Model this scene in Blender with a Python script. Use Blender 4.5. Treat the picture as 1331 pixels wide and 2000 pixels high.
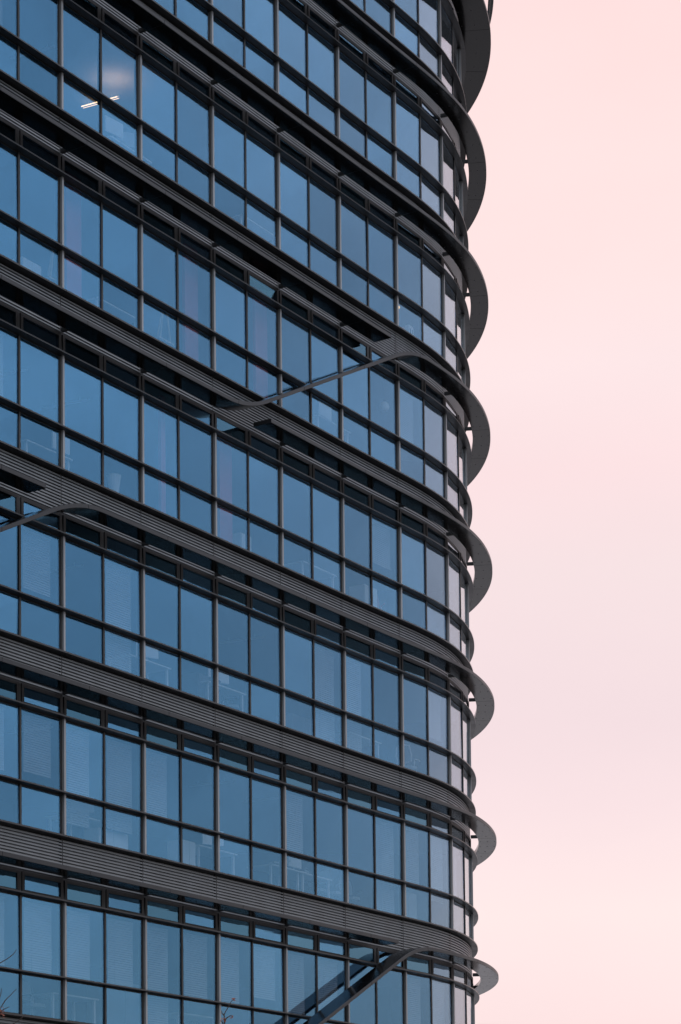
import bpy, math, random
import numpy as np
from mathutils import Vector, Matrix

R = math.radians
sc = bpy.context.scene
for o in list(bpy.data.objects):
    bpy.data.objects.remove(o)

# ------------------------------------------------------------------ camera
EYE = 1.65
cam_d = bpy.data.cameras.new('camera')
cam = bpy.data.objects.new('camera', cam_d)
sc.collection.objects.link(cam)
sc.camera = cam
F_PX = 4550.0
cam_d.sensor_fit = 'AUTO'
cam_d.sensor_width = 36.0
cam_d.lens = F_PX / 2000.0 * 36.0
cam_d.shift_x = 0.0
cam_d.shift_y = (2226.280 - 1000.0) / 2000.0
cam_d.clip_end = 8000
PITCH, ROLL = 0.0606776, -0.0109127
rot = Matrix.Rotation(math.pi / 2 + PITCH, 4, 'X') @ Matrix.Rotation(ROLL, 4, 'Z')
cam.matrix_world = Matrix.Translation((0, 0, EYE)) @ rot

# ------------------------------------------------------------------ sky and sun
SUN_AZ, SUN_EL = 128.0, 60.0
world = bpy.data.worlds.new("World")
sc.world = world
world.use_nodes = True
nt = world.node_tree
nt.nodes.clear()
N = nt.nodes.new
L = nt.links.new
out = N('ShaderNodeOutputWorld')
sky = N('ShaderNodeTexSky')
sky.sky_type = 'NISHITA'
sky.sun_disc = False
sky.sun_elevation = R(SUN_EL)
sky.sun_rotation = R(SUN_AZ)
sky.air_density = 1.2
sky.dust_density = 2.0
bg_s = N('ShaderNodeBackground')
bg_s.inputs['Strength'].default_value = 0.05
L(sky.outputs[0], bg_s.inputs['Color'])
# high thin overcast, rosy over the building, cooler on the far side and overhead
tc = N('ShaderNodeTexCoord')
sep = N('ShaderNodeSeparateXYZ')
L(tc.outputs['Generated'], sep.inputs[0])
dotn = N('ShaderNodeVectorMath'); dotn.operation = 'DOT_PRODUCT'
L(tc.outputs['Generated'], dotn.inputs[0])
dotn.inputs[1].default_value = (math.sin(R(5)), math.cos(R(5)), 0.0)
pink = N('ShaderNodeRGB'); pink.outputs[0].default_value = (0.945, 0.715, 0.665, 1)
m1 = N('ShaderNodeMath'); m1.operation = 'MULTIPLY_ADD'
m1.inputs[1].default_value = 0.5; m1.inputs[2].default_value = 0.5
L(dotn.outputs['Value'], m1.inputs[0])
# soft cloud variation with height
rampz = N('ShaderNodeValToRGB')
cz = rampz.color_ramp
cz.elements[0].position = 0.0
cz.elements[0].color = (0.86, 0.80, 0.85, 1)
for p, c in ((0.105, (0.905, 0.835, 0.875, 1)), (0.150, (0.97, 0.93, 0.92, 1)), (0.192, (0.915, 0.865, 0.875, 1)), (0.225, (0.875, 0.835, 0.845, 1)),
             (0.292, (0.915, 0.90, 0.885, 1)), (0.330, (0.97, 0.91, 0.895, 1)), (0.366, (0.985, 0.975, 0.955, 1)), (0.40, (1.015, 0.975, 0.93, 1)), (0.48, (1.045, 0.945, 0.89, 1))):
    e = cz.elements.new(p); e.color = c
cz.elements[-1].position = 0.85
cz.elements[-1].color = (0.62, 0.66, 0.74, 1)
noi = N('ShaderNodeTexNoise'); noi.inputs['Scale'].default_value = 2.2
noi.inputs['Detail'].default_value = 3.0
L(tc.outputs['Generated'], noi.inputs['Vector'])
mz = N('ShaderNodeMath'); mz.operation = 'MULTIPLY_ADD'
mz.inputs[1].default_value = 0.06; mz.inputs[2].default_value = -0.03
L(noi.outputs['Fac'], mz.inputs[0])
az = N('ShaderNodeMath'); az.operation = 'ADD'
L(sep.outputs['Z'], az.inputs[0]); L(mz.outputs[0], az.inputs[1])
L(az.outputs[0], rampz.inputs['Fac'])
mul = N('ShaderNodeMix'); mul.data_type = 'RGBA'; mul.blend_type = 'MULTIPLY'
mul.inputs['Factor'].default_value = 1.0
L(pink.outputs[0], mul.inputs[6]); L(rampz.outputs['Color'], mul.inputs[7])
# the far side of the sky, which the facade mirrors: greyer low down, bluer higher up, softly clouded
rampf = N('ShaderNodeValToRGB')
cf = rampf.color_ramp
cf.elements[0].position = 0.08; cf.elements[0].color = (0.66, 0.625, 0.645, 1)
cf.elements[1].position = 0.95; cf.elements[1].color = (0.50, 0.56, 0.68, 1)
e = cf.elements.new(0.30); e.color = (0.62, 0.65, 0.72, 1)
e = cf.elements.new(0.50); e.color = (0.74, 0.82, 0.93, 1)
mapc = N('ShaderNodeMapping'); mapc.inputs['Scale'].default_value = (1.0, 1.0, 2.2)
L(tc.outputs['Generated'], mapc.inputs[0])
noc = N('ShaderNodeTexNoise'); noc.inputs['Scale'].default_value = 7.0; noc.inputs['Detail'].default_value = 6.0
noc.inputs['Roughness'].default_value = 0.55
L(mapc.outputs[0], noc.inputs['Vector'])
mrc = N('ShaderNodeMapRange')
mrc.inputs['From Min'].default_value = 0.32; mrc.inputs['From Max'].default_value = 0.68
mrc.inputs['To Min'].default_value = 0.78; mrc.inputs['To Max'].default_value = 1.20
L(noc.outputs['Fac'], mrc.inputs['Value'])
L(sep.outputs['Z'], rampf.inputs['Fac'])
scf = N('ShaderNodeVectorMath'); scf.operation = 'SCALE'
L(rampf.outputs['Color'], scf.inputs[0]); L(mrc.outputs[0], scf.inputs['Scale'])
mrp = N('ShaderNodeMapRange')
mrp.inputs['From Min'].default_value = 0.32; mrp.inputs['From Max'].default_value = 0.68
mrp.inputs['To Min'].default_value = 0.985; mrp.inputs['To Max'].default_value = 1.015
L(noc.outputs['Fac'], mrp.inputs['Value'])
scp = N('ShaderNodeVectorMath'); scp.operation = 'SCALE'
L(mul.outputs[2], scp.inputs[0]); L(mrp.outputs[0], scp.inputs['Scale'])
mixs = N('ShaderNodeMix'); mixs.data_type = 'RGBA'
mfac = N('ShaderNodeMapRange'); mfac.interpolation_type = 'SMOOTHSTEP'
mfac.inputs['From Min'].default_value = 0.62; mfac.inputs['From Max'].default_value = 0.975
L(m1.outputs[0], mfac.inputs['Value'])
L(mfac.outputs[0], mixs.inputs['Factor'])
L(scf.outputs[0], mixs.inputs[6]); L(scp.outputs[0], mixs.inputs[7])
bg_c = N('ShaderNodeBackground')
bg_c.inputs['Strength'].default_value = 0.97
L(mixs.outputs[2], bg_c.inputs['Color'])
adds = N('ShaderNodeAddShader')
L(bg_s.outputs[0], adds.inputs[0]); L(bg_c.outputs[0], adds.inputs[1])
L(adds.outputs[0], out.inputs['Surface'])

sun_d = bpy.data.lights.new('sun', 'SUN')
sun_d.energy = 0.5
sun_d.angle = R(20)
sun_d.color = (1.0, 0.93, 0.88)
sun = bpy.data.objects.new('sun', sun_d)
sc.collection.objects.link(sun)
sv = Vector((math.sin(R(SUN_AZ)) * math.cos(R(SUN_EL)), math.cos(R(SUN_AZ)) * math.cos(R(SUN_EL)), math.sin(R(SUN_EL))))
sun.rotation_euler = sv.to_track_quat('Z', 'Y').to_euler()

vs = sc.view_settings
vs.view_transform = 'Standard'
vs.look = 'None'
vs.exposure = 0.0
vs.gamma = 1.0
vs.use_curve_mapping = False
sc.cycles.use_denoising = True
sc.cycles.max_bounces = 10
sc.cycles.transparent_max_bounces = 16
sc.cycles.glossy_bounces = 6

# ------------------------------------------------------------------ materials
def mat(name):
    m = bpy.data.materials.new(name)
    m.use_nodes = True
    m.node_tree.nodes.clear()
    return m, m.node_tree.nodes, m.node_tree.links

def paint(name, col, rough=0.45, metallic=0.0, var=0.12, scale=3.0, spec=0.5, streak=0.0):
    m, n, l = mat(name)
    o = n.new('ShaderNodeOutputMaterial')
    p = n.new('ShaderNodeBsdfPrincipled')
    l.new(p.outputs[0], o.inputs[0])
    t = n.new('ShaderNodeTexCoord')
    mp = n.new('ShaderNodeMapping')
    mp.inputs['Scale'].default_value = (1, 1, 1.0 if not streak else streak)
    l.new(t.outputs['Object'], mp.inputs[0])
    no = n.new('ShaderNodeTexNoise')
    no.inputs['Scale'].default_value = scale
    no.inputs['Detail'].default_value = 5
    l.new(mp.outputs[0], no.inputs['Vector'])
    r = n.new('ShaderNodeMapRange')
    r.inputs['From Min'].default_value = 0.3
    r.inputs['From Max'].default_value = 0.7
    r.inputs['To Min'].default_value = 1 - var
    r.inputs['To Max'].default_value = 1 + var
    l.new(no.outputs['Fac'], r.inputs['Value'])
    mx = n.new('ShaderNodeVectorMath'); mx.operation = 'SCALE'
    mx.inputs[0].default_value = col
    l.new(r.outputs[0], mx.inputs['Scale'])
    l.new(mx.outputs[0], p.inputs['Base Color'])
    r2 = n.new('ShaderNodeMapRange')
    r2.inputs['From Min'].default_value = 0.3
    r2.inputs['From Max'].default_value = 0.7
    r2.inputs['To Min'].default_value = rough * 0.85
    r2.inputs['To Max'].default_value = min(1, rough * 1.15)
    l.new(no.outputs['Fac'], r2.inputs['Value'])
    l.new(r2.outputs[0], p.inputs['Roughness'])
    p.inputs['Metallic'].default_value = metallic
    p.inputs['Specular IOR Level'].default_value = spec
    return m

def glass(name, r0, trans, power=2.0, var=0.18):
    """solar-control glazing: blue mirror coating, whiter towards grazing view, a little light let through"""
    m, n, l = mat(name)
    o = n.new('ShaderNodeOutputMaterial')
    lw = n.new('ShaderNodeLayerWeight')
    lw.inputs['Blend'].default_value = 0.5
    # Facing = 1 - cos
    pw = n.new('ShaderNodeMath'); pw.operation = 'POWER'
    pw.inputs[1].default_value = power
    fr = n.new('ShaderNodeMapRange')
    fr.inputs['From Min'].default_value = 0.40
    l.new(lw.outputs['Facing'], fr.inputs['Value'])
    l.new(fr.outputs[0], pw.inputs[0])
    oi = n.new('ShaderNodeObjectInfo')
    mr = n.new('ShaderNodeMapRange')
    mr.inputs['To Min'].default_value = 1 - var
    mr.inputs['To Max'].default_value = 1 + var
    l.new(oi.outputs['Random'], mr.inputs['Value'])
    sc_ = n.new('ShaderNodeVectorMath'); sc_.operation = 'SCALE'
    sc_.inputs[0].default_value = r0
    l.new(mr.outputs[0], sc_.inputs['Scale'])
    mix = n.new('ShaderNodeMix'); mix.data_type = 'RGBA'
    l.new(pw.outputs[0], mix.inputs['Factor'])
    l.new(sc_.outputs[0], mix.inputs[6])
    mix.inputs[7].default_value = (1, 1, 1, 1)
    g = n.new('ShaderNodeBsdfGlossy')
    g.inputs['Roughness'].default_value = 0.0
    l.new(mix.outputs[2], g.inputs['Color'])
    tr = n.new('ShaderNodeBsdfTransparent')
    inv = n.new('ShaderNodeMix'); inv.data_type = 'RGBA'
    l.new(pw.outputs[0], inv.inputs['Factor'])
    inv.inputs[6].default_value = (*trans, 1)
    inv.inputs[7].default_value = (0, 0, 0, 1)
    l.new(inv.outputs[2], tr.inputs['Color'])
    ad = n.new('ShaderNodeAddShader')
    l.new(g.outputs[0], ad.inputs[0]); l.new(tr.outputs[0], ad.inputs[1])
    # very slight roller-wave distortion of the toughened sheets
    t = n.new('ShaderNodeTexCoord')
    no = n.new('ShaderNodeTexNoise'); no.inputs['Scale'].default_value = 0.9
    no.inputs['Detail'].default_value = 2
    l.new(t.outputs['Object'], no.inputs['Vector'])
    b = n.new('ShaderNodeBump'); b.inputs['Strength'].default_value = 0.06
    b.inputs['Distance'].default_value = 0.05
    l.new(no.outputs['Fac'], b.inputs['Height'])
    l.new(b.outputs[0], g.inputs['Normal'])
    l.new(ad.outputs[0], o.inputs[0])
    return m

def emit(name, col, s):
    m, n, l = mat(name)
    o = n.new('ShaderNodeOutputMaterial')
    e = n.new('ShaderNodeEmission')
    e.inputs[0].default_value = (*col, 1); e.inputs[1].default_value = s
    l.new(e.outputs[0], o.inputs[0])
    return m

M = {}
M['alu'] = paint('light_aluminium', (0.275, 0.278, 0.285), 0.42, 0.4, 0.06, 2.0)
M['dark_frame'] = paint('dark_frame', (0.009, 0.0087, 0.0095), 0.5, 0.0, 0.12, spec=0.3)
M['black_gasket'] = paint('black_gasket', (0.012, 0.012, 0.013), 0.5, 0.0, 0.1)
M['ledge'] = paint('ledge_metal', (0.030, 0.029, 0.031), 0.36, 0.2, 0.14, spec=0.5)
M['rib'] = paint('ribbed_metal', (0.172, 0.180, 0.190), 0.45, 0.4, 0.18, 2.0, streak=0.25)
M['shade'] = paint('sunshade_metal', (0.022, 0.022, 0.0245), 0.42, 0.3, 0.14, 1.5)
M['panel'] = paint('sunshade_panel', (0.004, 0.004, 0.0045), 0.17, 0.0, 0.15, 1.5, spec=0.24)
M['glass'] = glass('blue_solar_glass', (0.054, 0.128, 0.198), (0.66, 0.68, 0.70))
M['glass_clear'] = glass('teal_clerestory_glass', (0.058, 0.130, 0.184), (0.42, 0.44, 0.45))
M['ceiling'] = paint('ceiling_tile', (0.26, 0.26, 0.255), 0.9, 0, 0.05)
M['carpet'] = paint('carpet', (0.05, 0.05, 0.055), 0.95, 0, 0.2, 20)
M['core'] = paint('core_wall', (0.14, 0.14, 0.14), 0.9, 0, 0.1)
M['red'] = paint('red_paint', (0.52, 0.13, 0.15), 0.7, 0, 0.08)
M['blind'] = paint('blind_slat', (0.34, 0.345, 0.35), 0.6, 0, 0.05)
M['white'] = paint('white_paint', (0.75, 0.75, 0.73), 0.5, 0, 0.05)
M['greyplastic'] = paint('grey_plastic', (0.35, 0.36, 0.37), 0.5, 0, 0.05)
M['blackplastic'] = paint('black_plastic', (0.02, 0.02, 0.022), 0.5, 0, 0.05)
M['pinkcloth'] = paint('pink_cloth', (0.62, 0.20, 0.22), 0.9, 0, 0.1)
M['orange'] = paint('orange_cloth', (0.65, 0.25, 0.10), 0.9, 0, 0.1)
M['paper'] = paint('paper', (0.80, 0.78, 0.74), 0.9, 0, 0.06)
M['wood'] = paint('pale_wood', (0.50, 0.40, 0.28), 0.6, 0, 0.15, 8)
M['tube_on'] = emit('warm_tube', (1.0, 0.62, 0.34), 3.2)
M['bulb_on'] = emit('warm_bulb', (1.0, 0.55, 0.14), 2.2)
M['stone'] = paint('base_stone', (0.14, 0.135, 0.13), 0.8, 0, 0.2, 1.2)
M['clad'] = paint('side_cladding', (0.12, 0.12, 0.125), 0.55, 0.2, 0.1)
M['pave'] = paint('paving', (0.07, 0.07, 0.07), 0.9, 0, 0.25, 0.6)
M['bounce_ground'] = paint('pale_bounce_ground', (0.44, 0.41, 0.39), 0.9, 0, 0.12, 0.3)
M['bark'] = paint('bark', (0.055, 0.038, 0.032), 0.9, 0, 0.25, 12)
M['bud'] = paint('russet_leaf', (0.22, 0.07, 0.045), 0.8, 0, 0.2, 20)

# ------------------------------------------------------------------ helpers
def link(o):
    sc.collection.objects.link(o)
    return o

class MB:
    def __init__(s):
        s.v = []; s.f = []; s.m = []; s.mats = []
    def mi(s, m):
        if m not in s.mats: s.mats.append(m)
        return s.mats.index(m)
    def quad(s, pts, m):
        b = len(s.v); s.v += [tuple(p) for p in pts]
        s.f.append(tuple(range(b, b + len(pts)))); s.m.append(s.mi(m))
    def hexa(s, p, m):
        """8 points: bottom loop 0-3, top loop 4-7 (outward for a counter-clockwise loop seen from above)"""
        b = len(s.v); s.v += [tuple(q) for q in p]; k = s.mi(m)
        for f in ((3, 2, 1, 0), (4, 5, 6, 7), (0, 1, 5, 4), (1, 2, 6, 5), (2, 3, 7, 6), (3, 0, 4, 7)):
            s.f.append(tuple(b + i for i in f)); s.m.append(k)
    def box(s, c, size, m, rz=0.0):
        x, y, z = [d / 2 for d in size]
        cs, sn = math.cos(rz), math.sin(rz)
        P = []
        for dz in (-z, z):
            for dx, dy in ((-x, -y), (x, -y), (x, y), (-x, y)):
                P.append((c[0] + dx * cs - dy * sn, c[1] + dx * sn + dy * cs, c[2] + dz))
        s.hexa(P, m)
    def tube(s, pts, r, m, n=6):
        pts = [Vector(p) for p in pts]
        rs = r if isinstance(r, (list, tuple)) else [r] * len(pts)
        b = len(s.v); k = s.mi(m)
        for i, p in enumerate(pts):
            t = (pts[min(i + 1, len(pts) - 1)] - pts[max(i - 1, 0)]).normalized()
            u = t.orthogonal().normalized() if i == 0 else (u - t * u.dot(t)).normalized()
            w = t.cross(u)
            for j in range(n):
                a = 2 * math.pi * j / n
                s.v.append(tuple(p + (u * math.cos(a) + w * math.sin(a)) * rs[i]))
        for i in range(len(pts) - 1):
            for j in range(n):
                a, c = b + i * n + j, b + i * n + (j + 1) % n
                s.f.append((a, c, c + n, a + n)); s.m.append(k)
        s.f.append(tuple(b + j for j in reversed(range(n)))); s.m.append(k)
        e = b + (len(pts) - 1) * n
        s.f.append(tuple(e + j for j in range(n))); s.m.append(k)
    def lathe(s, c, prof, m, n=16):
        b = len(s.v); k = s.mi(m)
        for r, z in prof:
            for j in range(n):
                a = 2 * math.pi * j / n
                s.v.append((c[0] + r * math.cos(a), c[1] + r * math.sin(a), c[2] + z))
        for i in range(len(prof) - 1):
            for j in range(n):
                a, d = b + i * n + j, b + i * n + (j + 1) % n
                s.f.append((a, d, d + n, a + n)); s.m.append(k)
        s.f.append(tuple(b + j for j in reversed(range(n)))); s.m.append(k)
        e = b + (len(prof) - 1) * n
        s.f.append(tuple(e + j for j in range(n))); s.m.append(k)
    def build(s, name, parent=None):
        me = bpy.data.meshes.new(name)
        me.from_pydata(s.v, [], s.f)
        for m in s.mats: me.materials.append(m)
        me.polygons.foreach_set('material_index', s.m)
        me.update()
        o = link(bpy.data.objects.new(name, me))
        if parent: o.parent = parent
        return o

def tag(o, label=None, cat=None, group=None, kind=None):
    if label: o['label'] = label
    if cat: o['category'] = cat
    if group: o['group'] = group
    if kind: o['kind'] = kind
    return o

def empty(name, loc=(0, 0, 0), rz=0):
    o = link(bpy.data.objects.new(name, None))
    o.location = loc; o.rotation_euler = (0, 0, rz)
    o.empty_display_size = 0.3
    return o

# ------------------------------------------------------------------ plan of the facade
# s counts bays (2.70 m along the curve), o is the distance out from the glass
W, H = 2.70, 3.85
_kn = np.array([-4., 0, 2, 4, 4.8, 5.4, 6, 6.6, 7.2, 11.])
_kp = np.array([0.001613, 0.001603, -0.003424, 0.002715, 0.026189, -0.162282, -0.321308, -0.250582, -0.249633, -0.249633])
_g = np.linspace(-4, 11, 3001); _dg = _g[1] - _g[0]
_h = np.cumsum(np.interp(_g, _kn, _kp)) * _dg; _h += 0.576086 - _h[800]
_X = np.cumsum(np.sin(_h) * W) * _dg; _X += -5.66945 - _X[800]
_Y = np.cumsum(np.cos(_h) * W) * _dg; _Y += 47.71882 - _Y[800]
def plan(s, o=0.0):
    x = float(np.interp(s, _g, _X)); y = float(np.interp(s, _g, _Y)); h = float(np.interp(s, _g, _h))
    return x + math.cos(h) * o, y - math.sin(h) * o
def head(s): return float(np.interp(s, _g, _h))
BASE = 6.30171 + EYE          # height of the middle transom on the lowest storey in view
def fz(k): return BASE + k * H
def P(s, o, z):
    x, y = plan(s, o)
    return (x, y, z)

S0, S1, S2 = -3.0, 8.0, 10.0      # glazed bays, and the far end of the solid flank
def srange(a, b):
    out = [a]
    s = a
    while s < b - 1e-6:
        st = 0.06 if s > 4.6 else 0.25
        s = min(b, s + st); out.append(s)
    return out

def sweep(mb, prof, a, b, m, zf=None, caps=True, ss=None, em=None):
    """closed profile [(o, z)] (counter-clockwise seen from the start end) along the facade"""
    ss = ss or srange(a, b)
    n = len(prof); base = len(mb.v); k = mb.mi(m)
    for s in ss:
        dz = zf(s) if zf else 0.0
        for o, z in prof:
            mb.v.append(P(s, o, z + dz))
    for i in range(len(ss) - 1):
        for j in range(n):
            p, q = base + i * n + j, base + i * n + (j + 1) % n
            mb.f.append((p, q, q + n, p + n)); mb.m.append(mb.mi(em[j]) if em and em[j] else k)
    if caps:
        mb.f.append(tuple(base + j for j in reversed(range(n)))); mb.m.append(k)
        e = base + (len(ss) - 1) * n
        mb.f.append(tuple(e + j for j in range(n))); mb.m.append(k)

def rect(o0, o1, z0, z1): return [(o0, z0), (o0, z1), (o1, z1), (o1, z0)]

# ------------------------------------------------------------------ ground
mb = MB()
n = 64
mb.quad([(3500 * math.cos(2 * math.pi * i / n), 3500 * math.sin(2 * math.pi * i / n), 0) for i in range(n)], M['pave'])
tag(mb.build('ground'), kind='structure')
mb = MB()
mb.quad([(-80, 68, .004), (260, 68, .004), (260, 420, .004), (-80, 420, .004)], M['bounce_ground'])  # unseen pale ground, added to bounce light on to the corner sunshade undersides
tag(mb.build('bounce_ground'), kind='structure')

# ------------------------------------------------------------------ the tower
KS = list(range(-1, 8))       # storeys with windows
tower = empty('office_tower', (*plan(2.0), 0.0))
tag(tower, 'dark curved office tower of blue glass storeys ringed by projecting sunshades', 'building')
TI = Matrix.Translation(-Vector(tower.location))
def part(mb_, name, parent=tower):
    o = mb_.build(name, parent)
    o.matrix_parent_inverse = Matrix.Identity(4)
    if parent is tower:
        o.location = -Vector(tower.location)
    return o

# interior slabs, core and outer shell
for k in range(-2, 8):
    mb = MB()
    z0 = fz(k) + 2.075
    sweep(mb, rect(-8.0, -0.26, z0, z0 + 0.05), S0 + .05, S1 - .05, M['ceiling'])
    sweep(mb, rect(-8.0, -0.24, z0 + .054, z0 + 0.80), S0 + .05, S1 - .05, M['carpet'])
    part(mb, 'floor_slab')
mb = MB()
sweep(mb, rect(-8.3, -8.02, 0.02, fz(7) + 2.8), S0, S1, M['core'])
part(mb, 'core_wall')
ends = []
for s, dp in ((S0, -15.0), (S2, -9.5)):
    a, b = Vector(P(s, 0.0, 0)), Vector(P(s, dp, 0))
    ends.append((a, b))
mb = MB()
top = fz(7) + 3.0
def wall(p, q, th=0.25):
    d = (q - p).normalized(); w = Vector((d.y, -d.x, 0)) * th
    pts = [p, q, q + w, p + w]
    mb.hexa([(*v.xy, 0.01) for v in pts] + [(*v.xy, top) for v in pts], M['clad'])
wall(ends[0][0], ends[0][1], 0.25)
wall(ends[1][1], ends[1][0], 0.25)
wall(ends[0][1], ends[1][1], 0.25)
sweep(mb, rect(-0.35, -0.06, 0.01, top), S1 + .02, S2, M['clad'])
part(mb, 'rear_wall')
mb = MB()
poly = [P(s, -0.1, 0) for s in srange(S0, S2)] + [tuple(ends[1][1]), tuple(ends[0][1])]
bot = [(p[0], p[1], fz(7) + 2.90) for p in poly]; topv = [(p[0], p[1], fz(7) + 3.15) for p in poly]
mb.quad(bot, M['clad']); mb.quad(list(reversed(topv)), M['clad'])
for i in range(len(poly)):
    j = (i + 1) % len(poly)
    mb.quad([bot[j], bot[i], topv[i], topv[j]], M['clad'])
roof = part(mb, 'roof')
mb = MB()
sweep(mb, rect(-0.30, -0.02, 0.0, fz(-1) - 1.80), S0, S2, M['stone'])
part(mb, 'base_wall')

# ribbed spandrel bands, sill trims, transom ledges
RIB_TOP, RIB_BOT, NR = -0.960, -1.765, 12
def rib_profile(k):
    pr = [(-0.14, fz(k) + RIB_BOT), (-0.14, fz(k) + RIB_TOP)]
    h = (RIB_TOP - RIB_BOT) / NR
    pts = []
    for r in range(NR):
        zt = fz(k) + RIB_TOP - r * h
        pts += [(-.062, zt), (-.062, zt - h * .22), (-.020, zt - h * .40), (-.020, zt - h * .86)]
    pts.append((-.062, fz(k) + RIB_BOT))
    return pr + pts
random.seed(5)
for k in KS + [8]:
    mb = MB()
    pr = rib_profile(k)
    for i in range(int(S0), int(S2)):
        sweep(mb, pr, i + .004, i + 1 - .004, M['rib'])
    sweep(mb, rect(-0.18, -0.15, fz(k) + RIB_BOT, fz(k) + RIB_TOP), S0, S2, M['black_gasket'])
    part(mb, 'ribbed_band')
    mb = MB()
    for i in range(int(S0), int(S2)):
        sweep(mb, [(-0.15, fz(k) - .958), (-0.15, fz(k) - .880), (0.150, fz(k) - .900), (0.150, fz(k) - .935)], i + .002, i + 1 - .002, M['ledge'])
    part(mb, 'sill_trim')
for k in KS:
    for z, w in ((0.0, 0.175), (1.59, 0.175)):
        mb = MB()
        for i in range(int(S0), int(S2)):
            sweep(mb, [(-0.06, fz(k) + z - .042), (-0.06, fz(k) + z + .006), (w, fz(k) + z), (w, fz(k) + z - .030)], i + .0015, i + 1 - .0015, M['ledge'])
        part(mb, 'transom_ledge')

# mullions, one full height fin on every bay line
for i in range(int(S0), int(S1) + 1):
    mb = MB()
    hw = 0.030 / W
    lev = []
    for k in KS:
        lev += [(fz(k) - .95, -.03, 'dark_frame'), (fz(k) - .92, .062, 'alu'), (fz(k) + 1.565, .062, 'dark_frame'), (fz(k) + 1.575, .022, 'dark_frame'), (fz(k) + 2.035, -.03, 'dark_frame')]
    for z, o1, m in lev:
        mb.v += [P(i - hw, -.08, z), P(i - hw, o1, z), P(i + hw, o1, z), P(i + hw, -.08, z)]
    for j in range(len(lev) - 1):
        for q in range(4):
            a, c = j * 4 + q, j * 4 + (q + 1) % 4
            mb.f.append((a, c, c + 4, a + 4)); mb.m.append(mb.mi(M[lev[j][2]]))
    mb.f.append((3, 2, 1, 0)); mb.m.append(0)
    part(mb, 'mullion')

# windows
def pane(s0, s1, z0, z1, m, parent, name='pane', wob=0.006, o=0.0, tilt=(0, 0)):
    a0, a1 = plan(s0, 0), plan(s1, 0)
    d = Vector((a1[0] - a0[0], a1[1] - a0[1], 0)).normalized()
    nrm = Vector((d.y, -d.x, 0))
    pts = []
    for (x, y), z in ((a0, z0), (a1, z0), (a1, z1), (a0, z1)):
        off = o + random.uniform(-wob, wob) + (tilt[0] if z == z0 else tilt[1])
        pts.append(Vector((x, y, z)) + nrm * off)
    mb = MB()
    b = [p - nrm * 0.012 for p in pts]
    mb.hexa([b[0], pts[0], pts[1], b[1], b[3], pts[3], pts[2], b[2]], m)
    return part(mb, name, parent)

BL = {}
def bl(k, i, h, zb, zt=1.44): BL[(k, i, h)] = (zb, zt)
for i, h, zb in ((-1, 0, .10), (-1, 1, .06), (0, 0, -.0), (0, 1, .08), (1, 0, -.85), (1, 1, .06), (2, 0, .06), (2, 1, .30), (3, 0, .02), (3, 1, .25), (5, 0, -.4), (5, 1, .1)):
    bl(0, i, h, zb)
for i, h, zb in ((-1, 0, .2), (-1, 1, .3), (0, 0, -.55), (0, 1, -.45), (1, 0, .04), (3, 0, .06), (4, 1, -.8), (5, 0, .1), (5, 1, -.2), (6, 0, .1)):
    bl(1, i, h, zb)
for i, h, zb in ((0, 1, -.85), (-1, 1, .25), (3, 1, -.86), (4, 0, -.86), (5, 1, .3)):
    bl(2, i, h, zb)
for k, i, h, zb in ((3, -1, 0, .1), (4, 5, 0, .05), (5, -1, 0, .3), (3, 4, 1, .4)):
    bl(k, i, h, zb)
OPEN = (4, 2, 1)

def blind(k, i, h, parent):
    zb, zt = BL[(k, i, h)]
    s0, s1 = i + .5 * h + (.10 if h else .02), i + .5 * h + .44 - (.02 if h else .06)
    mb = MB()
    a0, a1 = Vector(P(s0, -.14, 0)), Vector(P(s1, -.14, 0))
    d = (a1 - a0).normalized(); nr = Vector((d.y, -d.x, 0))
    z = fz(k) + zt
    mb.hexa([(*(a0 - nr * .02).xy, z), (*(a0 + nr * .02).xy, z), (*(a1 + nr * .02).xy, z), (*(a1 - nr * .02).xy, z),
             (*(a0 - nr * .02).xy, z + .03), (*(a0 + nr * .02).xy, z + .03), (*(a1 + nr * .02).xy, z + .03), (*(a1 - nr * .02).xy, z + .03)], M['blind'])
    m = M['blind']
    while z > fz(k) + zb:
        p, q = nr * .007, nr * -.007
        mb.quad([(*(a0 + p).xy, z - .049), (*(a1 + p).xy, z - .049), (*(a1 + q).xy, z - .004), (*(a0 + q).xy, z - .004)], m)
        z -= .050
    mb.tube([(*(a0.lerp(a1, .25) + nr * .022).xy, fz(k) + zt), (*(a0.lerp(a1, .25) + nr * .022).xy, z)], .004, M['greyplastic'], 4)
    return part(mb, 'blind', parent)

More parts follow.
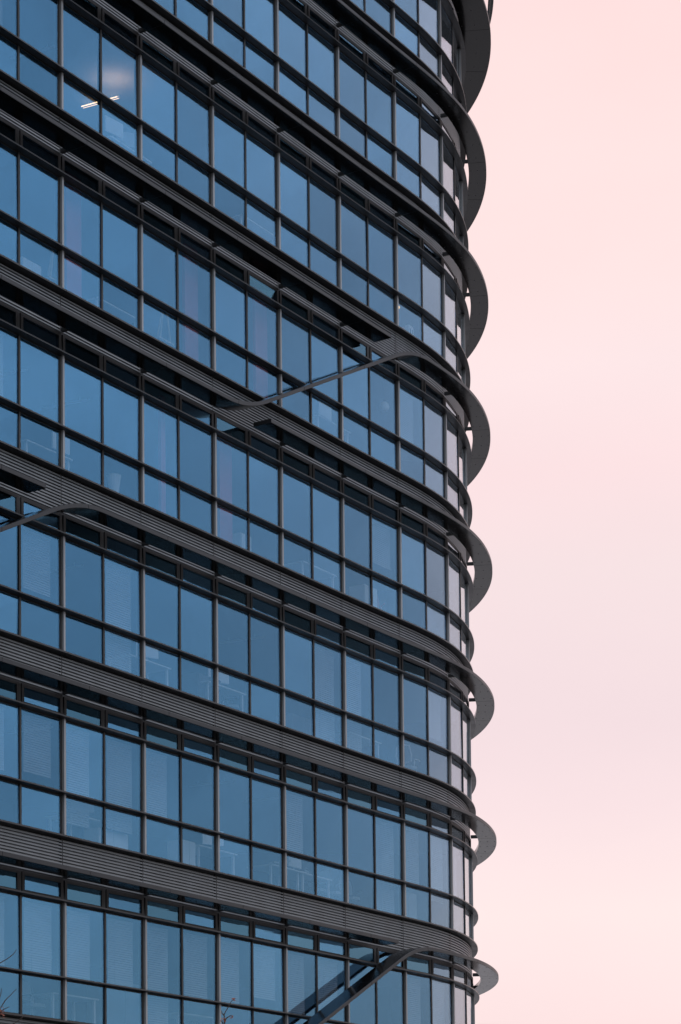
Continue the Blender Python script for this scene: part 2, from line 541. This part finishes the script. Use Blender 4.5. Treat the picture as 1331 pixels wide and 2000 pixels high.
for k in KS:
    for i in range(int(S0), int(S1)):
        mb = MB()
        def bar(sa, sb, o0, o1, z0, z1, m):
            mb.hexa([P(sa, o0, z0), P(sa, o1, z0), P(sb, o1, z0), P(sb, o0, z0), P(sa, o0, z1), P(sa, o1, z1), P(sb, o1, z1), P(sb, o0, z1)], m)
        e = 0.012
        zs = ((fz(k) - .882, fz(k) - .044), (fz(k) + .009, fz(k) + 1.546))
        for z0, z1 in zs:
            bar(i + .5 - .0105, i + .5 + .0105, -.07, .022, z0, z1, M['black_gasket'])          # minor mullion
            for sa, sb in ((i + .012, i + .022), (i + .967, i + .988)):  # gaskets; extra width left of each mullion stands in for its dark reflection
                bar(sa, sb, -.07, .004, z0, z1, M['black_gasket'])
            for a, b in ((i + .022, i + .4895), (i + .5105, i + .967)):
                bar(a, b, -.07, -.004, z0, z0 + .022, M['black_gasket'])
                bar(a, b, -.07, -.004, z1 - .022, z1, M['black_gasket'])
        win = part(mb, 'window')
        for z0, z1 in zs:
            pane(i + .0225, i + .489, z0 + .0225, z1 - .0225, M['glass'], win)
            pane(i + .511, i + .9665, z0 + .0225, z1 - .0225, M['glass'], win)
        for h in (0, 1):
            if (k, i, h) in BL: blind(k, i, h, win)
        # clerestory casements under the sunshade
        mb = MB()
        z0, z1 = fz(k) + 1.599, fz(k) + 2.032
        fw = .075
        halves = ((i + .012, i + .488, .05, .0), (i + .512, i + .988, .068, .012))       # fixed light, opening light
        for a, b, fh, pr_ in halves:
            bar(a, a + fw / W, -.06, .018 + pr_, z0, z1, M['dark_frame'])
            bar(b - fw / W, b, -.06, .018 + pr_, z0, z1, M['dark_frame'])
            bar(a + fw / W, b - fw / W, -.06, .016 + pr_, z0, z0 + fh, M['dark_frame'])
            bar(a + fw / W, b - fw / W, -.06, .016 + pr_, z1 - fh, z1, M['dark_frame'])
        bar(i + .4885, i + .5115, -.07, .010, z0, z1, M['black_gasket'])
        cl = part(mb, 'clerestory_window')
        for h, (a, b, fh, pr_) in enumerate(halves):
            t = (-0.095, 0.0) if (k, i, h) == OPEN else (0, 0)
            pane(a + fw / W, b - fw / W, z0 + fh, z1 - fh, M['glass_clear' if h == 0 else 'glass'], cl, wob=.0025, tilt=t)
    # head strip above the clerestory
    mb = MB()
    sweep(mb, rect(-.14, -.03, fz(k) + 2.035, fz(k) + H + RIB_BOT - .003), S0, S2, M['dark_frame'])
    part(mb, 'window_head')

# ------------------------------------------------------------------ sunshade rings, some winding down a storey
RO, RI, RT, RZ = 0.715, 0.212, 0.098, 2.06     # outer and inner edge, thickness, underside above the transom
SLOPE = 1.41
def ramp_z(A):
    """height along a shade that starts level right of A and winds down one storey to the left"""
    B = A - H / SLOPE
    r = 0.30
    def f(s):
        if s >= A + r: return 0.0
        if s <= B - r: return -H
        if s > A - r:
            t = (s - (A + r)); return -SLOPE * t * t / (4 * r)
        if s < B + r:
            t = (s - (B - r)); return -H + SLOPE * t * t / (4 * r)
        return SLOPE * (s - A)
    return f
def shade(k, a, b, zf=None, ri=RI, ro=RO):
    mb = MB()
    z = fz(k) + RZ
    prof = [(ri, z), (ri, z + RT), (ro - .01, z + RT), (ro, z + RT - .01), (ro, z + .008), (ro - .008, z)]
    if zf:
        def zz(s): return zf(s)
    else: zz = None
    cuts = [a] + [c for c in list(range(-4, 6)) + [6, 7, 7.8, 8.6, 9.4] if a + .05 < c < b - .05] + [b]
    for p, q in zip(cuts[:-1], cuts[1:]):
        p2, q2 = p + (.0022 if p > a else 0), q - (.0022 if q < b else 0)
        n = max(2, int((q2 - p2) / .04))
        sweep(mb, prof, p2, q2, M['shade'], zz, em=[M['panel'], M['panel'], None, None, None, M['panel']], ss=[p2 + (q2 - p2) * j / n for j in range(n + 1)])
    # recessed dark core closes the joints
    if zf is None:
        sweep(mb, rect(ri + .02, ro - .02, z + .02, z + RT - .02), a + .02, b - .02, M['black_gasket'])
    s = max(a + .1, 5.55)                                # fixings under the curved end
    while s < min(b, 9.3):
        dz = zf(s) if zf else 0.0
        for o_ in (ri + .055, (ri + ro) / 2, ro - .055):
            d1, d2 = .016 / W, .016
            mb.quad([P(s - d1, o_ - d2, z + dz - .003), P(s - d1, o_ + d2, z + dz - .003), P(s + d1, o_ + d2, z + dz - .003), P(s + d1, o_ - d2, z + dz - .003)], M['black_gasket'])
        s += .27
    o = part(mb, 'sunshade')
    for i in range(math.ceil(a), math.floor(b) + 1):
        dz = zf(i) if zf else 0.0
        if zf and -H + .02 < dz < -.02:
            continue
        mb = MB()
        w = .034 / W
        zb = z + dz + .012
        mb.hexa([P(i - w, .02, zb), P(i - w, ri + .06, zb), P(i + w, ri + .06, zb), P(i + w, .02, zb),
                 P(i - w, .02, zb + .085), P(i - w, ri + .06, zb + .085), P(i + w, ri + .06, zb + .085), P(i + w, .02, zb + .085)], M['black_gasket'])
        part(mb, 'bracket', o)
    return o
shade(7, S0, S2, ri=0.06, ro=0.90)
mb = MB()                                            # slim rail standing above the top shade
sweep(mb, rect(0.90, 1.00, fz(7) + RZ + 1.42, fz(7) + RZ + 1.52), S0, S2, M['shade'])
rail = part(mb, 'roof_rail')
for i in range(-3, 11):
    mb = MB()
    mb.hexa([P(i - .008, .80, fz(7) + RZ + RT), P(i - .008, .86, fz(7) + RZ + RT), P(i + .008, .86, fz(7) + RZ + RT), P(i + .008, .80, fz(7) + RZ + RT),
             P(i - .008, .90, fz(7) + RZ + 1.43), P(i - .008, .96, fz(7) + RZ + 1.43), P(i + .008, .96, fz(7) + RZ + 1.43), P(i + .008, .90, fz(7) + RZ + 1.43)], M['dark_frame'])
    part(mb, 'post', rail)
shade(6, S0, S2); shade(5, S0, S2)
shade(4, S0, 4.48)                                   # cut square
shade(4, S0, S2, ramp_z(4.87))                       # winds from storey 4 down to storey 3
shade(3, 2.48, S2)
shade(2, S0, -0.5)
def clip_ramp(A): return ramp_z(A)
shade(2, S0, S2, ramp_z(-0.11))
shade(1, -2.4, S2)
shade(0, S0, 4.48)
shade(0, S0 + .9, S2, ramp_z(4.84))
shade(-1, 2.48, S2)
shade(-2, S0, S2)

# ------------------------------------------------------------------ things inside, seen faintly through the glass
def place(o, s, off, z, rz=None):
    x, y = plan(s, off)
    o.location = (x, y, z)
    o.rotation_euler = (0, 0, (math.pi / 2 - head(s)) if rz is None else rz)
    return o
FL = -0.985   # finished floor below the transom

def ceiling_lamp(k, p0, p1, label, on=False):
    """long fluorescent batten under the ceiling; p = (s, o)"""
    a, b = Vector(P(p0[0], p0[1], 0)), Vector(P(p1[0], p1[1], 0))
    c = (a + b) / 2; ln = (b - a).length
    o = empty('ceiling_lamp', (c.x, c.y, fz(k) + 2.07), math.atan2(b.y - a.y, b.x - a.x))
    tag(o, label, 'ceiling lamp', 'long battens on the office ceilings')
    mb = MB(); mb.box((0, 0, -.105), (ln, .045, .03), M['white']); mb.tube([(-ln * .3, 0, -.09), (-ln * .3, 0, 0)], .006, M['white']); mb.tube([(ln * .3, 0, -.09), (ln * .3, 0, 0)], .006, M['white']); mb.build('housing', o)
    for y in (-.035, .035):
        mb = MB(); mb.tube([(-ln / 2 + .04, y, -.112), (ln / 2 - .04, y, -.112)], .014, M['tube_on'] if on else M['white'], 8)
        mb.build('tube', o)
    if on:      # added spot in mid-air beside the fitting makes the ceiling glow
        ld = bpy.data.lights.new('added_glow_spot', 'SPOT')
        ld.energy = 28; ld.color = (1.0, 0.62, 0.40); ld.spot_size = R(150); ld.spot_blend = 1.0; ld.shadow_soft_size = 0.03
        lo = link(bpy.data.objects.new('added_glow_spot', ld)); lo.parent = o
        lo.location = (.75, -.55, -.55); lo.rotation_euler = (math.pi, 0, 0)
    return o
ceiling_lamp(5, (1.61, -3.0), (1.655, -1.95), 'lit warm ceiling lamp glowing behind an upper left window', True)
for k, s, lb in ((3, 1.08, 'unlit ceiling lamp one bay above the round waste bin'),
                 (3, .30, 'unlit ceiling lamp behind the far left pane on the storey of the bin'),
                 (5, .68, 'unlit ceiling lamp in the bay left of the lit lamp'),
                 (2, 1.0, 'unlit ceiling lamp above the plain bay on the storey under the bin'),
                 (2, 3.6, 'unlit ceiling lamp in the middle bay of the third storey from below'),
                 (1, .6, 'unlit ceiling lamp behind a half raised blind at lower left'),
                 (1, 3.1, 'unlit ceiling lamp above the white papers'),
                 (1, 3.95, 'unlit ceiling lamp above the desk with a monitor')):
    p0, p1 = (s - .03, -2.9), (s + .03, -1.7)
    ceiling_lamp(k, p0, p1, lb)

# red painted columns of the structure
for k, s in ((4, .33), (4, 1.89), (4, 2.93), (3, 1.48), (3, 2.37)):
    mb = MB()
    w = .185 if (k, s) != (3, 1.48) else .06
    sweep(mb, rect(-.46, -.38, fz(k) - 1.0, fz(k) + 2.07), s - w / 2, s + w / 2, M['red'])
    tag(part(mb, 'interior_column'), 'red painted interior column')

def desk(s, o, k, label, monitor=True, rz=None):
    d = place(empty('desk'), s, o, fz(k) + FL, rz)
    tag(d, label, 'desk', 'white desks behind the glass')
    mb = MB(); mb.box((0, 0, .73), (1.5, .72, .03), M['white']); mb.build('tabletop', d)
    for x in (-.68, .68):
        mb = MB(); mb.box((x, -.28, .36), (.05, .05, .71), M['white']); mb.box((x, .28, .36), (.05, .05, .71), M['white'])
        mb.box((x, 0, .03), (.05, .51, .05), M['white']); mb.build('leg', d)
    return d
def monitor(s, o, k, z, label, rz=None, m=None):
    d = place(empty('monitor'), s, o, fz(k) + z, rz)
    tag(d, label, 'monitor')
    mb = MB(); mb.box((0, 0, .32), (.56, .035, .34), m or M['white']); mb.build('screen_case', d)
    mb = MB(); mb.box((0, .03, .10), (.05, .03, .20), M['greyplastic']); mb.box((0, .03, .008), (.24, .18, .016), M['greyplastic']); mb.build('stand', d)
def chair(s, o, k, label, rz=0.0, m=None, fr=None, fill=True):
    d = place(empty('office_chair'), s, o, fz(k) + FL, rz)
    tag(d, label, 'chair', 'office chairs behind the glass')
    m = m or M['greyplastic']; fr = fr or M['core' if fill else 'white']
    mb = MB()
    pts = [(.24 * math.cos(a) , .22 * math.sin(a)) for a in [2 * math.pi * j / 16 for j in range(16)]]
    b = [(x, y, .45) for x, y in pts]; t = [(x * .96, y * .96, .52) for x, y in pts]
    mb.quad(list(reversed(b)), m); mb.quad(t, m)
    for j in range(16): mb.quad([b[j], b[(j + 1) % 16], t[(j + 1) % 16], t[j]], m)
    mb.build('seat', d)
    mb = MB()
    mb.tube([(-.20, .20, .62), (-.23, .25, .80), (-.19, .28, 1.02), (0, .29, 1.07), (.19, .28, 1.02), (.23, .25, .80), (.20, .20, .62), (0, .22, .58), (-.20, .20, .62)], .022, fr)
    if fill:
        mb.quad([(-.20, .225, .62), (.20, .225, .62), (.22, .262, .80), (-.22, .262, .80)], m); mb.quad([(-.22, .262, .80), (.22, .262, .80), (.18, .29, 1.03), (-.18, .29, 1.03)], m)
        mb.quad([(-.18, .292, 1.03), (.18, .292, 1.03), (.22, .266, .80), (-.22, .266, .80)], m); mb.quad([(-.22, .266, .80), (.22, .266, .80), (.20, .229, .62), (-.20, .229, .62)], m)
    mb.build('backrest', d)
    for x in (-.27, .27):
        mb = MB(); mb.tube([(x, .16, .50), (x, .14, .68), (x, -.12, .69), (x, -.14, .66)], .018, fr); mb.build('armrest', d)
    mb = MB(); mb.tube([(0, 0, .45), (0, 0, .10)], .03, fr, 8)
    for j in range(5):
        a = 2 * math.pi * j / 5
        mb.tube([(0, 0, .12), (.28 * math.cos(a), .28 * math.sin(a), .06)], .02, fr)
    mb.tube([(0, .10, .47), (0, .22, .52), (0, .24, .62)], .022, fr)
    mb.build('base', d)
desk(3.3, -.75, 1, 'white desk with loose papers behind a lower storey window')
desk(3.75, -.8, 1, 'white desk beside the papers, monitor standing on it')
monitor(3.55, -.7, 1, FL + .745, 'pale monitor on the desk beside the white papers')
mb = MB()
for j, (x, y, r_) in enumerate(((0, 0, .1), (.12, .05, .5), (-.1, .06, -.3), (.05, -.08, .9))):
    mb.box((x, y, .005 + j * .05), (.30, .21, .045), M['paper'], r_)
o = place(mb.build('paper_stack'), 3.25, -.55, fz(1) + FL + .746)
tag(o, 'untidy stack of white papers on a desk by the glass', 'papers')
desk(.10, -.9, 3, 'white desk under a bent lamp at far left')
monitor(.30, -.7, 3, FL + .745, 'white monitor at the far left desk')
desk(.95, -.85, 4, 'white desk beside a red column')
desk(1.15, -.9, 5, 'white desk below the lit ceiling lamp')
monitor(.97, -.65, 5, FL + .745, 'white monitor below the lit ceiling lamp', .9)
monitor(1.2, -.75, 5, FL + .745, 'grey monitor on the desk beneath the lit lamp', .3, M['greyplastic'])
desk(4.1, -.7, 4, 'white desk behind the winding middle sunshade')
desk(3.85, -.75, 3, 'white desk one storey below the winding sunshade')
monitor(4.05, -.55, 4, FL + .745, 'white monitor seen under the winding sunshade')
chair(5.62, -.75, 2, 'white framed office chair near the rounded corner', 2.6, fill=False)
chair(3.98, -.8, 1, 'office chair beside the lower desk with a monitor', 1.2)
chair(4.2, -.75, 1, 'middle one of three pale office chairs in a lower bay', 2.4)
chair(4.55, -.8, 1, 'office chair nearest the corner in the row of three', .6)
chair(2.62, -.8, 2, 'lone pale office chair in a plain middle bay', 1.9)
chair(.05, -.9, 0, 'office chair behind the bare twigs at lower left', 1.0)
chair(1.5, -.8, 0, 'dark office chair on the lowest storey in view', 2.0, M['blackplastic'], M['blackplastic'])
chair(5.02, -.85, 3, 'pink upholstered office chair near a lower right window', .3, M['pinkcloth'], M['pinkcloth'])

# cardboard-white storage boxes and cabinets on the sills
def cabinet(s, o, k, size, label, m, name='cabinet'):
    d = place(empty(name), s, o, fz(k) + FL)
    tag(d, label, 'cabinet' if name == 'cabinet' else 'box')
    mb = MB(); mb.box((0, 0, size[2] / 2), size, m); mb.build('carcass', d)
    mb = MB()
    for x in (-size[0] / 4, size[0] / 4):
        mb.box((x, -size[1] / 2 - .012, size[2] / 2), (size[0] / 2 - .02, .02, size[2] - .04), m)
    mb.build('door', d)
cabinet(2.65, -.55, 3, (.42, .38, .72), 'white cabinet beside a red column', M['white'])
cabinet(-.2, -.55, 4, (.6, .4, .62), 'low white cabinet at the far left edge', M['white'])
cabinet(3.95, -1.3, 2, (1.2, .45, 1.0), 'grey cabinet deep inside a middle storey', M['greyplastic'])
cabinet(2.2, -.8, 2, (.9, .45, .95), 'pale cabinet below a middle left window', M['core'])
cabinet(1.2, -1.2, 0, (1.5, .45, 1.3), 'wide grey cabinet on the lowest storey', M['greyplastic'])

for s, o_, k, lb in ((2.35, -.7, 2, 'white desk on the third storey from below beside a pale cabinet'), (1.3, -.75, 2, 'white desk behind the bay with one lowered blind'),
                     (.55, -.75, 1, 'white desk under half lowered blinds at lower left'), (2.2, -.7, 1, 'white desk on the second storey from below, left of the papers'),
                     (.35, -.8, 0, 'white desk behind the bare twigs on the lowest storey'), (2.0, -.9, 0, 'white desk behind the slender sapling'),
                     (4.6, -.75, 2, 'white desk left of the white framed chair near the corner'), (2.9, -.7, 5, 'white desk high up above the open vent window')):
    desk(s, o_, k, lb)
for s, k, lb in ((.5, 1, 'grey monitor under half lowered blinds at lower left'), (2.25, 1, 'pale monitor on the second storey, left of the papers'),
                 (2.35, 2, 'white monitor beside a pale cabinet in the middle left'), (1.35, 2, 'white monitor behind the bay with one lowered blind')):
    monitor(s, -.6, k, FL + .745, lb, .6, M['greyplastic'] if 'grey' in lb else None)
cabinet(.75, -.5, 1, (1.0, .4, .55), 'low pale cabinet at the foot of a lower left window', M['white'])
cabinet(1.75, -.5, 1, (.5, .4, .75), 'white cabinet behind the half lowered blind, second bay from left', M['white'])
cabinet(5.3, -.6, 1, (.9, .45, .9), 'grey cabinet near the rounded corner on a lower storey', M['greyplastic'])
cabinet(4.7, -.6, 3, (.6, .45, .85), 'white cabinet left of the pink chair', M['white'])

# folding easels
def easel(s, o, k, label):
    d = place(empty('easel'), s, o, fz(k) + FL)
    tag(d, label, 'easel', 'wooden easels behind the glass')
    for a in ((-.30, -.02), (.30, -.02), (0, .4)):
        mb = MB(); mb.tube([(a[0], a[1], 0), (a[0] * .12, a[1] * .1, 1.55)], .022, M['wood']); mb.build('leg', d)
    mb = MB(); mb.box((0, -.05, .62), (.62, .06, .04), M['wood']); mb.build('tray', d)
easel(.2, -.6, 4, 'pale wooden easel behind the far left window')
easel(1.62, -.6, 4, 'pale wooden easel between two red columns')

# waste bin, globe lamp, bag and parcel
d = place(empty('waste_bin'), .84, -.42, fz(3) + FL + .30); tag(d, 'round white waste bin with ribbed sides on a low ledge', 'bin')
mb = MB(); mb.lathe((0, 0, 0), [(.10, 0), (.155, .42), (.145, .42), (.095, .02)], M['paper']); mb.build('body', d)
mb = MB(); mb.lathe((0, 0, .41), [(.15, 0), (.162, .005), (.162, .02), (.15, .025)], M['white']); mb.build('rim', d)
mb = MB(); mb.box((0, 0, .15), (.6, .35, .29), M['greyplastic'])
o = place(mb.build('window_bench'), .84, -.42, fz(3) + FL); tag(o, 'low grey bench under the white waste bin', 'bench')
d = place(empty('pendant_lamp'), 4.92, -.27, fz(4) + .87); tag(d, 'round white pendant lamp hanging behind a right hand window', 'lamp')
mb = MB(); mb.lathe((0, 0, 0), [(.135 * math.sin(t), -.135 * math.cos(t)) for t in [math.pi * j / 12 for j in range(1, 12)]], M['white'], 20); mb.build('globe', d)
mb = MB(); mb.tube([(0, 0, .13), (0, 0, 1.18)], .006, M['blackplastic']); mb.build('cord', d)
d = place(empty('shopping_bag'), 5.45, -.32, fz(5) + FL + .32); tag(d, 'white paper shopping bag with dark handle by the glass', 'bag')
mb = MB(); mb.box((0, 0, .16), (.26, .12, .32), M['paper']); mb.build('body', d)
mb = MB(); mb.tube([(-.06, -.066, .22), (-.055, -.07, .12), (0, -.07, .09), (.055, -.07, .12), (.06, -.066, .22)], .012, M['blackplastic']); mb.build('handle', d)
mb = MB(); mb.box((0, 0, .15), (1.0, .45, .30), M['greyplastic'])
o = place(mb.build('window_bench'), 5.48, -.45, fz(5) + FL); tag(o, 'low grey bench under the white shopping bag', 'bench')
mb = MB(); mb.lathe((0, 0, 0), [(.16, 0), (.2, .12), (.17, .3), (.08, .42), (.02, .45)], M['orange'], 10)
o = place(mb.build('cushion'), 5.52, -.62, fz(5) + FL + .302); tag(o, 'orange cushion slumped behind the white shopping bag', 'cushion')
d = place(empty('spot_lamp'), 5.31, -.42, fz(5) + .06); tag(d, 'tiny lit yellow spot lamp hanging above the shopping bag', 'lamp')
mb = MB(); mb.lathe((0, 0, 0), [(.02, -.03), (.035, 0), (.02, .03)], M['bulb_on'], 10); mb.build('bulb', d)
mb = MB(); mb.tube([(0, 0, .03), (0, 0, 1.99)], .005, M['blackplastic']); mb.build('cord', d)

# ------------------------------------------------------------------ bare trees in front, only their tips reach the view
def tree(name, root, trunk, tips, label, r0, seed, leaves):
    random.seed(seed)
    t = empty(name, root); tag(t, label, 'tree', 'bare trees in front of the tower')
    rv = Vector(root)
    loc = lambda p: tuple(Vector(p) - rv)
    mb = MB(); mb.tube([loc(p) for p in trunk], [r0 * (1 - .85 * j / (len(trunk) - 1)) for j in range(len(trunk))], M['bark'], 8); mb.build('trunk', t)
    mb = MB()
    for tw in tips:
        n_ = len(tw)
        mb.tube([loc(p) for p in tw], [.0085 - .005 * j / (n_ - 1) for j in range(n_)], M['bark'], 5)
    # lower limbs below the frame
    for j in range(14):
        z = rv.z + random.uniform(.35, .8) * (trunk[-1][2] - rv.z)
        f = (z - rv.z) / (trunk[-1][2] - rv.z)
        b = rv.lerp(Vector(trunk[-1]), f); a = random.uniform(0, 6.28); ln = random.uniform(.5, 1.1)
        p = [b, b + Vector((math.cos(a) * ln * .5, math.sin(a) * ln * .5, .18)), b + Vector((math.cos(a) * ln, math.sin(a) * ln, .55 * (1 - f) + .05))]
        mb.tube([tuple(q - rv) for q in p], [.02, .012, .004], M['bark'], 5)
    mb.build('branches', t)
    mb = MB()
    for c, r_, cnt in leaves:
        for j in range(cnt):
            p = Vector(c) - rv + Vector([random.gauss(0, r_) for _ in range(3)])
            d1 = Vector([random.gauss(0, 1) for _ in range(3)]).normalized() * random.uniform(.012, .022)
            d2 = d1.orthogonal().normalized() * random.uniform(.006, .012)
            mb.quad([p - d1, p + d2, p + d1, p - d2], M['bud'])
    mb.build('leaves', t)
tree('bare_tree', (-3.95, 25.0, 0), [(-3.95, 25, 0), (-3.93, 25.02, 1.6), (-3.86, 25, 3.0), (-3.80, 25, 3.9), (-3.74, 25, 4.2)],
     [[(-3.78, 25, 4.05), (-3.76, 25, 4.6), (-3.72, 25, 5.05), (-3.655, 25, 5.124), (-3.578, 25, 5.168), (-3.511, 25, 5.217), (-3.478, 25, 5.267)],
      [(-3.76, 25, 4.1), (-3.701, 25, 4.358), (-3.672, 25, 4.60), (-3.601, 25, 4.717), (-3.546, 25, 4.772), (-3.479, 25, 4.838)],
      [(-3.68, 25, 4.52), (-3.65, 25, 4.595), (-3.612, 25, 4.623), (-3.557, 25, 4.645)],
      [(-3.70, 25, 4.55), (-3.668, 25, 4.72), (-3.65, 25, 4.78), (-3.639, 25, 4.846)],
      [(-3.74, 25, 4.2), (-3.629, 25, 4.413), (-3.502, 25, 4.467), (-3.425, 25, 4.521), (-3.381, 25, 4.565)]],
     'bare tree at the lower left edge with a few russet leaves', .07, 3,
     [((-3.66, 25, 4.60), .022, 26), ((-3.64, 25, 4.57), .02, 16), ((-3.68, 25, 4.41), .02, 8)])
tree('bare_sapling', (-1.33, 27.0, 0), [(-1.33, 27, 0), (-1.36, 27, 1.5), (-1.33, 27, 2.9), (-1.335, 27, 3.8), (-1.338, 27, 4.3)],
     [[(-1.338, 27, 4.1), (-1.339, 27, 4.545), (-1.336, 27, 4.695), (-1.340, 27, 4.767), (-1.319, 27, 4.809), (-1.283, 27, 4.862), (-1.258, 27, 4.916), (-1.232, 27, 4.940)],
      [(-1.339, 27, 4.66), (-1.314, 27, 4.725), (-1.266, 27, 4.754), (-1.246, 27, 4.752), (-1.240, 27, 4.735)],
      [(-1.342, 27, 4.76), (-1.367, 27, 4.785), (-1.372, 27, 4.812)],
      [(-1.339, 27, 4.60), (-1.36, 27, 4.68), (-1.379, 27, 4.696)],
      [(-1.338, 27, 4.15), (-1.15, 27, 4.35), (-1.05, 27, 4.55), (-1.046, 27, 4.662)]],
     'slender bare sapling with curled twig tips below the middle bays', .05, 8,
     [((-1.228, 27, 4.946), .008, 10), ((-1.242, 27, 4.742), .008, 9), ((-1.338, 27, 4.70), .012, 10), ((-1.37, 27, 4.70), .008, 5)])
